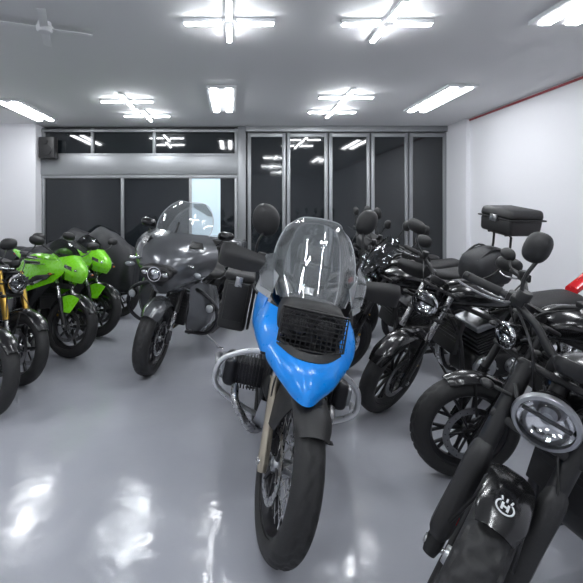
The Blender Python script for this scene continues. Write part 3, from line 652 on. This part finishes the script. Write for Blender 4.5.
# ------------------------------------------------------------------ sport bike
def sport(label,pos,head,lean=9,steer=8,main=GRN,second=BLK,acc=WHT,group='green sport motorcycles'):
    r=.3; w=.115; rake=24; L=.6; WB=1.38
    root=mroot(label,pos,head,lean,group); M=steerM(r,rake,steer); I=Matrix(); d=V((-math.sin(R(rake)),0,math.cos(R(rake))))
    wheel(root,'front_wheel',0,r,w,M,'five',5,MBK,2,'road',.15,stripe=main,dm=DSC); wheel(root,'rear_wheel',-WB,.31,.16,I,'five',5,MBK,-1,'road',.11,True,stripe=main)
    fork(root,M,r,rake,L,.1,'conv',STL,MBK,None,2)
    b=MB(M); arcfender(b,0,r,r+.02,.07,30,150,second,.05)
    for s in(1,-1): b.patch([[(.1,s*.068,r+.27),(0,s*.07,r+.3),(-.12,s*.07,r+.27)],[(.04,s*.1,r+.13),(0,s*.11,r+.13),(-.08,s*.1,r+.13)]],main,.005,3)
    b.done('front_fender',root)
    C=V((0,0,r))+d*L
    HB=handlebar(root,M,(C.x-.03,0,C.z+.04),.34,-.01,.1,MBK,risers=False)
    for s in(1,-1): mirror(root,I,(-.14,s*.12,.97),(-.2,s*.34,1.09),s,(.045,.085),2.4,PLS)
    b=MB()
    b.patch([[(-.14,-.13,.96),(-.06,-.07,.985),(-.04,0,.99),(-.06,.07,.985),(-.14,.13,.96)],
             [(-.05,-.15,.885),(.04,-.08,.885),(.08,0,.88),(.04,.08,.885),(-.05,.15,.885)],
             [(-.02,-.14,.82),(.07,-.07,.80),(.11,0,.79),(.07,.07,.80),(-.02,.14,.82)],
             [(-.06,-.1,.75),(.03,-.05,.73),(.07,0,.72),(.03,.05,.73),(-.06,.1,.75)]],main,.006,5)
    N=b.done('front_cowl',root)
    for s in(1,-1):
        b=MB(); b.patch([[(.075,s*.02,.85),(.03,s*.09,.87),(-.03,s*.15,.9)],[(.09,s*.025,.82),(.045,s*.09,.83),(-.025,s*.155,.87)]],BLK,.012,4)
        b.ell((.052,s*.075,.843),(.016,.03,.012),CHR,(0,0,-s*30)); b.ell((.056,s*.075,.843),(.018,.034,.015),LNS,(0,0,-s*30))
        b.done('headlight',root)
    b=MB(); b.patch([[(-.15,-.13,.965),(-.06,-.07,.99),(-.04,0,.995),(-.06,.07,.99),(-.15,.13,.965)],[(-.26,-.14,1.03),(-.17,-.08,1.08),(-.14,0,1.1),(-.17,.08,1.08),(-.26,.14,1.03)],[(-.36,-.1,1.08),(-.3,-.06,1.14),(-.28,0,1.16),(-.3,.06,1.14),(-.36,.1,1.08)]],SMK,.004,5); b.done('windshield',root)
    for s in(1,-1):
        b=MB()
        g=[[(-.10,s*.13,.93),(-.3,s*.2,.93),(-.5,s*.21,.87),(-.7,s*.19,.76)],[(-.03,s*.14,.83),(-.28,s*.235,.79),(-.5,s*.255,.72),(-.82,s*.19,.64)],[(-.14,s*.16,.72),(-.34,s*.245,.63),(-.55,s*.255,.54),(-.86,s*.18,.46)]]
        b.patch(g,main,.006,5)
        Sf=b.done('side_fairing',root)
        b=MB(); b.patch([[(-.14,s*.161,.72),(-.34,s*.246,.63),(-.55,s*.256,.54),(-.86,s*.181,.46)],[(-.34,s*.17,.52),(-.42,s*.22,.45),(-.6,s*.23,.38),(-.92,s*.16,.34)],[(-.42,s*.1,.36),(-.48,s*.14,.3),(-.65,s*.15,.25),(-.95,s*.12,.23)]],second,.006,5); b.done('lower_fairing',Sf)
        b=MB(); b.patch([[(-.12,s*.2,.80),(-.4,s*.254,.75),(-.62,s*.25,.67)],[(-.18,s*.222,.74),(-.42,s*.262,.67),(-.7,s*.24,.6)]],BLK,.012,4); b.patch([[(-.22,s*.238,.735),(-.5,s*.268,.65)],[(-.28,s*.25,.7),(-.54,s*.268,.61)]],acc,.012,3); b.done('fairing_stripe',Sf)
    b=MB(); b.loft([(-.38,.88,.07,.03,.05,2.3),(-.46,.9,.13,.08,.08,2.5),(-.6,.9,.15,.09,.1,2.5),(-.75,.85,.12,.06,.07,2.5),(-.84,.8,.07,.02,.03,2.3)],main); b.done('fuel_tank',root)
    b=MB(); b.loft([(-.8,.77,.07,.02,.03,2.6),(-.88,.76,.13,.03,.04,3),(-1.05,.77,.14,.025,.04,3),(-1.1,.8,.1,.03,.04,3)],SEA); b.loft([(-1.1,.85,.08,.02,.04,3),(-1.2,.87,.1,.025,.04,3),(-1.36,.9,.07,.02,.03,3)],SEA); b.done('seat',root)
    b=MB(); b.loft([(-.95,.72,.1,.04,.05,2.5),(-1.12,.78,.125,.06,.05,2.6),(-1.35,.85,.09,.045,.035,2.6),(-1.55,.92,.03,.02,.015,2.4)],main); b.box((-1.5,0,.88),(.03,.08,.025),RED,.008); b.done('tail_cowl',root)
    b=MB(); b.patch([[(-1.4,-.07,.84),(-1.4,.07,.84)],[(-1.56,-.07,.7),(-1.56,.07,.7)],[(-1.66,-.08,.52),(-1.66,.08,.52)]],PLS,.006,3); b.done('rear_fender',root)
    frame(root,-.34,.82,MBK); twinengine(root,-.66,.4,MBK,DAL,'twin'); radiator(root,-.38,.56,.24,.26)
    exhaust(root,[[(-.5,-.04,.6),(-.4,-.08,.5),(-.44,-.08,.28),(-.7,-.08,.2),(-1.0,-.12,.26)]],((-.98,-.16,.27),(-1.4,-.2,.5)),STL,MBK,.05)
    rearend(root,WB,.31,.16,MBK,'none'); pegs(root,-.95,.38); kickstand(root,-.78,lean)
    for s in(1,-1): indicator(root,I,(-.1,s*.2,.8),(-.08,s*.27,.8))
    return root
def covered(label,pos,head,lean=5,h=1.0):
    root=mroot(label,pos,head,lean,'covered motorcycles',name='covered_motorcycle')
    wheel(root,'front_wheel',0,.3,.11,Matrix(),'five',5,MBK,1); wheel(root,'rear_wheel',-1.4,.3,.15,Matrix(),'five',5,MBK,-1)
    b=MB(); b.loft([(.26,.5*h,.05,.1,.1,2),(.24,.52*h,.12,.25*h,.2,2.2),(.1,.62*h,.2,.36*h,.3,2.2),(-.12,.66*h,.3,.46*h,.32,2.2),(-.3,.68*h,.36,.52*h,.36,1.9),(-.42,.66*h,.35,.48*h,.38,2),(-.6,.6*h,.28,.4*h,.36,2.2),(-.95,.56*h,.25,.32*h,.34,2.4),(-1.3,.56*h,.24,.34*h,.32,2.4),(-1.58,.56*h,.17,.3*h,.28,2.3),(-1.72,.56*h,.06,.15,.15,2)],CLO,64,8,.05)
    b.done('motorcycle_cover',root,'dark draped fabric motorcycle cover',ang=180); kickstand(root,-.75,lean,.3,.3)
    return root
# ------------------------------------------------------------------ room
H=2.9; YB=7.3; XL=-4.35; XR=3.77; YF=-2.8
def tex_floor():
    m=bpy.data.materials.new('epoxy_floor'); m.use_nodes=True; nt=m.node_tree; b=nt.nodes['Principled BSDF']
    tc=nt.nodes.new('ShaderNodeTexCoord'); n1=nt.nodes.new('ShaderNodeTexNoise'); n1.inputs['Scale'].default_value=1.3; n1.inputs['Detail'].default_value=6
    n2=nt.nodes.new('ShaderNodeTexNoise'); n2.inputs['Scale'].default_value=7; n2.inputs['Detail'].default_value=8
    n3=nt.nodes.new('ShaderNodeTexNoise'); n3.inputs['Scale'].default_value=13; n3.inputs['Detail'].default_value=4
    for n in(n1,n2,n3): nt.links.new(tc.outputs['Object'],n.inputs['Vector'])
    r=nt.nodes.new('ShaderNodeValToRGB'); r.color_ramp.elements[0].position=.3; r.color_ramp.elements[0].color=(.345,.355,.395,1); r.color_ramp.elements[1].position=.75; r.color_ramp.elements[1].color=(.42,.43,.47,1)
    nt.links.new(n1.outputs['Fac'],r.inputs[0]); nt.links.new(r.outputs[0],b.inputs['Base Color'])
    mr=nt.nodes.new('ShaderNodeMapRange'); mr.inputs['From Min'].default_value=.32; mr.inputs['From Max'].default_value=.68; mr.inputs['To Min'].default_value=.06; mr.inputs['To Max'].default_value=.22
    nt.links.new(n2.outputs['Fac'],mr.inputs['Value']); nt.links.new(mr.outputs[0],b.inputs['Roughness'])
    bp=nt.nodes.new('ShaderNodeBump'); bp.inputs['Strength'].default_value=.25; bp.inputs['Distance'].default_value=.005
    nt.links.new(n3.outputs['Fac'],bp.inputs['Height']); nt.links.new(bp.outputs[0],b.inputs['Normal'])
    return m
FLO=tex_floor()
WAL=mat('white_wall_paint',(.77,.77,.8),.6,bump=.15,scale=30); CEI=mat('ceiling_paint',(.74,.74,.75),.7,bump=.1,scale=20)
FRM=mat('aluminium_frame',(.3,.31,.32),.4,.6); GLS=mat('dark_window_glass',(.012,.015,.018),.03,ior=1.6); DRK=mat('dark_trim',(.05,.05,.055),.4,.5)
TRD=mat('red_trim',(.3,.04,.05),.5)
EMI=mat('led_tube',(.93,.97,1.0),.3,emit=88)
EMI2=mat('led_tube_wide',(.95,.97,1.0),.3,emit=36)
def sbox(name,lo,hi,m,bev=0):
    b=MB(); c=[(a+q)/2 for a,q in zip(lo,hi)]; b.box(c,[q-a for a,q in zip(lo,hi)],m,bev); return struct(b.done(name))
sbox('floor',(XL-.1,YF-.1,-.1),(XR+.1,YB+.2,0),FLO); sbox('ceiling',(XL-.1,YF-.1,H),(XR+.1,YB+.2,H+.1),CEI)
sbox('wall_right',(XR,YF,0),(XR+.1,YB+.2,H),WAL); sbox('wall_left',(XL-.1,YF,0),(XL,YB+.2,H),WAL); sbox('wall_front',(XL-.1,YF-.1,0),(XR+.1,YF,H),WAL)
sbox('wall_back',(XL,YB+.08,0),(XR,YB+.18,H),DRK)
sbox('wall_back_pillar',(XL,YB-.25,0),(-3.3,YB+.08,H),WAL); sbox('wall_right_column',(3.71,YB-.65,0),(XR,YB+.08,H),WAL)
sbox('trim_1',(XR-.015,YF,H-.04),(XR,YB-.65,H-.015),TRD)
def X(px,Y): return (px-232)*Y/420
def Z(py,Y): return 1.45-(py-210)*Y/420
def glazing(name,x0,x1,z0,z1,vs,hs,y=YB,fw=.05):
    b=MB()
    for x in vs: b.box((x,y,(z0+z1)/2),(fw,.07,z1-z0),FRM,.004)
    for z,t in hs: b.box(((x0+x1)/2,y-.005,z),(x1-x0,.07,t),FRM,.004)
    f=struct(b.done(name)); g=MB(); g.box(((x0+x1)/2,y+.02,(z0+z1)/2),(x1-x0-.02,.012,z1-z0-.02),GLS,0); g.done('glass_pane',f); return f
zb=Z(156,YB); zt=Z(132,YB)
glazing('window_1',-3.3,.1,zb,H-.03,[-3.27,-2.42,-1.35,.07],[(zt+.02,.05),(zb+.02,.04)])
sbox('trim_2',(-3.3,YB-.06,zb-.33),(.1,YB+.06,zb),FRM,.006)
glazing('window_2',-3.3,.1,0,zb-.33,[-3.27,-1.9,-.72,.07],[(.06,.12),(zb-.36,.06)])
sbox('trim_3',(.1,YB-.05,0),(.24,YB+.08,H),FRM,.006)
sbox('trim_4',(.24,YB-.08,H-.1),(3.71,YB+.08,H),FRM,.004)
xs=[X(q,YB) for q in(247,286,328,370,408,446)]
for i in range(5):
    a,c=xs[i]+.01,xs[i+1]-.01; b=MB(); z1=H-.11
    for x in(a+.03,c-.03): b.box((x,YB-.01,z1/2+.01),(.06,.06,z1-.02),FRM,.006)
    for z,t in((z1-.04,.07),(.1,.16)): b.box(((a+c)/2,YB-.01,z),(c-a-.1,.055,t),FRM,.006)
    f=struct(b.done('door_%d'%(i+1))); g=MB(); g.box(((a+c)/2,YB-.01,z1/2),(c-a-.1,.012,z1-.1),GLS,0); g.done('glass_pane',f)
    if i in(1,3): g=MB(); g.tube([(c-.03,YB-.05,1.0),(c-.03,YB-.09,1.02),(c-.03,YB-.09,1.18),(c-.03,YB-.05,1.2)],.008,STL,8); g.done('door_handle',f)
b=MB(); b.box((X(206,YB),YB-.0,1.5),(.5,.035,1.05),mat('lit_panel',(.5,.62,.7),.4,emit=.5),.004); o=b.done('notice_board'); o['label']='pale blue lit notice board fixed on the glass entrance'; o['category']='notice board'
b=MB(); b.box((-3.12,YB-.16,2.5),(.26,.18,.36),PLS,.015); b.disc((-3.12,YB-.26,2.45),(0,1,0),.09,.02,MBK,28); b.disc((-3.12,YB-.26,2.6),(0,1,0),.035,.02,MBK,20); b.box((-3.12,YB-.06,2.5),(.08,.06,.08),MBK,.004); o=b.done('wall_speaker'); o['label']='small black loudspeaker mounted above the entrance glass'; o['category']='speaker'
def cross(x,y,a=.335,gap=.07,rot=0):
    b=MB(); b.M=Matrix.Translation((x,y,H))@Matrix.Rotation(R(rot),4,'Z')
    b.lathe([(0,-.035),(.045,-.035),(.055,-.02),(.055,0)],(0,0,0),(0,0,1),WHT,24)
    for k in range(4):
        q=R(90*k); c=(math.cos(q)*(a+gap)/2,math.sin(q)*(a+gap)/2,-.018); b.box(c,(a-gap+.03,.05,.03),WHT,.004,(0,0,90*k))
        b.box((math.cos(q)*gap/2,math.sin(q)*gap/2,-.012),(gap,.03,.018),WHT,.002,(0,0,90*k))
    o=b.done('ceiling_light'); o['label']='cross-shaped white led ceiling light, switched on'; o['category']='ceiling light'; o['group']='cross-shaped ceiling lights'
    for k in range(4):
        t=MB(b.M); q=R(90*k); t.box((math.cos(q)*(a+gap)/2,math.sin(q)*(a+gap)/2,-.039),(a-gap,.036,.014),EMI,.005,(0,0,90*k)); t.done('lamp_tube',o)
for x,y,rt in((X(229,3.19),3.19,0),(X(387,3.2),3.2,0),(X(127,5.5),5.5,0),(X(147,6.35),6.35,0),(X(346,5.3),5.3,0),(X(332,6.1),6.1,0),(-.02,.9,0),(1.3,.9,0),(-1.5,.9,0),(0,-1.2,0),(1.8,-1.2,0),(-1.8,-1.2,0)): cross(x,y,rot=rt)  # crosses given by plain coordinates are out of view, added for the lighting
def panel(x,y0,y1,w=.3):
    b=MB(); yc=(y0+y1)/2; l=y1-y0; b.box((x,yc,H-.015),(w+.06,l+.06,.03),WHT,.004)
    o=b.done('ceiling_light'); o['label']='long rectangular ceiling light with two led tubes'; o['category']='ceiling light'; o['group']='twin-tube ceiling lights'
    for s in(1,-1):
        t=MB(); t.box((x+s*w*.3,yc,H-.037),(w*.26,l,.016),EMI2,.006); t.done('lamp_tube',o)
panel(X(222,5.4),4.9,6.05,.3); panel(2.66,4.85,6.05,.3); panel(-2.95,5.5,6.65,.3); panel(2.48,2.2,3.2,.35); panel(-2.9,1.6,2.6,.35)
b=MB(); b.lathe([(0,-.08),(.05,-.075),(.07,-.04),(.05,-.02),(.05,0)],(-1.45,3.25,H),(0,0,1),CEI,24)
o=b.done('ceiling_fan'); o['label']='small white ceiling fan with four blades'; o['category']='ceiling fan'
for k in range(4):
    t=MB(Matrix.Translation((-1.45,3.25,H-.05))@Matrix.Rotation(R(90*k+20),4,'Z')); t.box((.2,0,0),(.3,.06,.008),CEI,.003,(8,0,0)); t.done('fan_blade',o)
# ------------------------------------------------------------------ place bikes
adventure(); bagger()
sport('green sport motorcycle with black and white fairing graphics',(-1.62,4.13),-28)
sport('green and black sport motorcycle parked beside a covered motorcycle',(-1.57,4.8),-26,second=BLK,acc=YEL)
covered('motorcycle under a dark fabric cover beside the green sport motorcycles',(-1.55,5.7),-15,h=1.02)
covered('motorcycle under a black cover near the white pillar',(-2.2,6.68),-1,h=.98,lean=2)
roadster('black naked motorcycle with gold fork and yellow wheel stripes',(-1.78,3.47),-28,r=.3,kind='usd',up=GLD,lo=MBK,wst='five',spk=5,eng='twin',discs=2,hl=.08,group='black motorcycles beside the green ones',stripe=YEL,bar=(.33,.09,.12),dm=DSC)
roadster('black motorcycle with cast wheels at the end of the row',(-1.74,2.92),-28,r=.3,kind='conv',wst='five',spk=5,eng='twin',group='black motorcycles beside the green ones',bar=(.31,.07,.12),mirw=.26,dm=DSC)
G2='black motorcycles in the row along the white wall'
roadster('black custom motorcycle with ten-spoke wheels and bobbed fender',(1.25,2.3),180,steer=0,r=.29,lo=BLK,up=MBK,spk=10,fenda=(65,140),discs=1,seat='bob',hlring=CHR,hl=.065,mir=True,hi=True,group=G2,fend=BLK,mirsz=(.035,.05),mirh=.08,mirw=.36,cover=ALU,fw=.06,dm=DSC)
roadster('black retro motorcycle with chrome round headlight and red tail',(1.11,3.02),190,steer=28,r=.315,w=.11,hl=.085,lo=BLK,up=STL,wst='cast',spk=10,rm=MBK,eng='twin',bar=(.36,.08,.1,MBK,False),group=G2,redtail=True,cover=ALU,muf=CHR,dm=DSC)
roadster('black motorcycle carrying a black top case on its rack',(.95,3.75),187,steer=15,r=.31,case=True,bag=True,flys=SMK,bar=(.38,.12,.14,MBK,True),mirh=.2,hlring=CHR,group=G2)
roadster('black motorcycle with small smoked windscreen and tall mirrors',(1.25,4.42),190,steer=15,r=.31,flys=SMK,mirh=.24,bar=(.38,.12,.14,MBK,True),group=G2,mirsz=(.06,.05))
roadster('grey and black motorcycle between other parked motorcycles',(1.35,5.08),190,steer=15,tank=GRY,mirh=.25,bar=(.37,.14,.14),eng='twin',group=G2,mirsz=(.06,.05),up=CHR,cover=ALU)
roadster('black cruiser motorcycle near the folding glass doors',(1.4,5.78),188,steer=15,seat='bob',bar=(.38,.16,.16),mirh=.22,group=G2,mirsz=(.06,.05),up=CHR)
rt,M,C,FD=roadster('black scrambler motorcycle with knobby tires and white emblem on its fender',(.71,1.39),197,lean=9,steer=33,r=.32,w=.125,tread='knob',kind='usd',up=MBK,lo=MBK,guard=PLS,wst='wire',spk=36,rm=BLK,hl=.082,hlring=ALU,eng='twin',hi=True,fenda=(69,140),mirh=.18,mirw=.2,mirsz=(.055,.04),group=None,fend=BLK,sk=0,fw=.062,fdrop=.02)
# emblem on fender
cu=bpy.data.curves.new('emblem','FONT'); cu.body='H'; cu.size=.03; cu.align_x='CENTER'; cu.align_y='CENTER'; cu.extrude=.001; cu.offset=.0015
to=bpy.data.objects.new('tmp',cu); COL.objects.link(to); bpy.context.view_layer.update()
me=bpy.data.meshes.new_from_object(to.evaluated_get(bpy.context.evaluated_depsgraph_get())); vs=[v.co.copy() for v in me.vertices]; fs=[list(p.vertices) for p in me.polygons]
bpy.data.objects.remove(to)
a=R(82); rf=.32+.0245; pc=V((math.cos(a)*rf,0,.32+math.sin(a)*rf)); nrm=V((math.cos(a),0,math.sin(a))); upv=V((-math.sin(a),0,math.cos(a))); rgt=upv.cross(nrm)
b=MB(M); tr=lambda p:pc+rgt*p[0]+upv*p[1]+nrm*(p[2]+.0015-p[1]**2*1.4-abs(p[0])**3*60)
b.add([tr(v) for v in vs],fs,WHT)
ring=[tr((math.cos(R(t))*.022,math.sin(R(t))*.022,.0)) for t in range(-230,51,10)]
b.tube(ring,.0024,WHT,6)
for px in(-.014,0,.014): b.tube([tr((px*.8,.02,0)),tr((px,.031,0))],.0026,WHT,6); 
b.done('emblem',FD,'white crowned letter emblem')
# ------------------------------------------------------------------ camera / world
cam=bpy.data.cameras.new('camera'); co=bpy.data.objects.new('camera',cam); COL.objects.link(co)
co.location=(0,0,1.45); co.rotation_euler=(R(90),0,0); cam.sensor_width=36; cam.lens=36*420/583; cam.shift_x=(291.5-232)/583; cam.shift_y=-(291.5-210)/583; cam.clip_start=.02
bpy.context.scene.camera=co
wd=bpy.data.worlds.new('world'); bpy.context.scene.world=wd; wd.use_nodes=True; wd.node_tree.nodes['Background'].inputs[0].default_value=(.02,.025,.04,1); wd.node_tree.nodes['Background'].inputs[1].default_value=.3
try: bpy.context.scene.view_settings.view_transform='Standard'
except Exception: pass
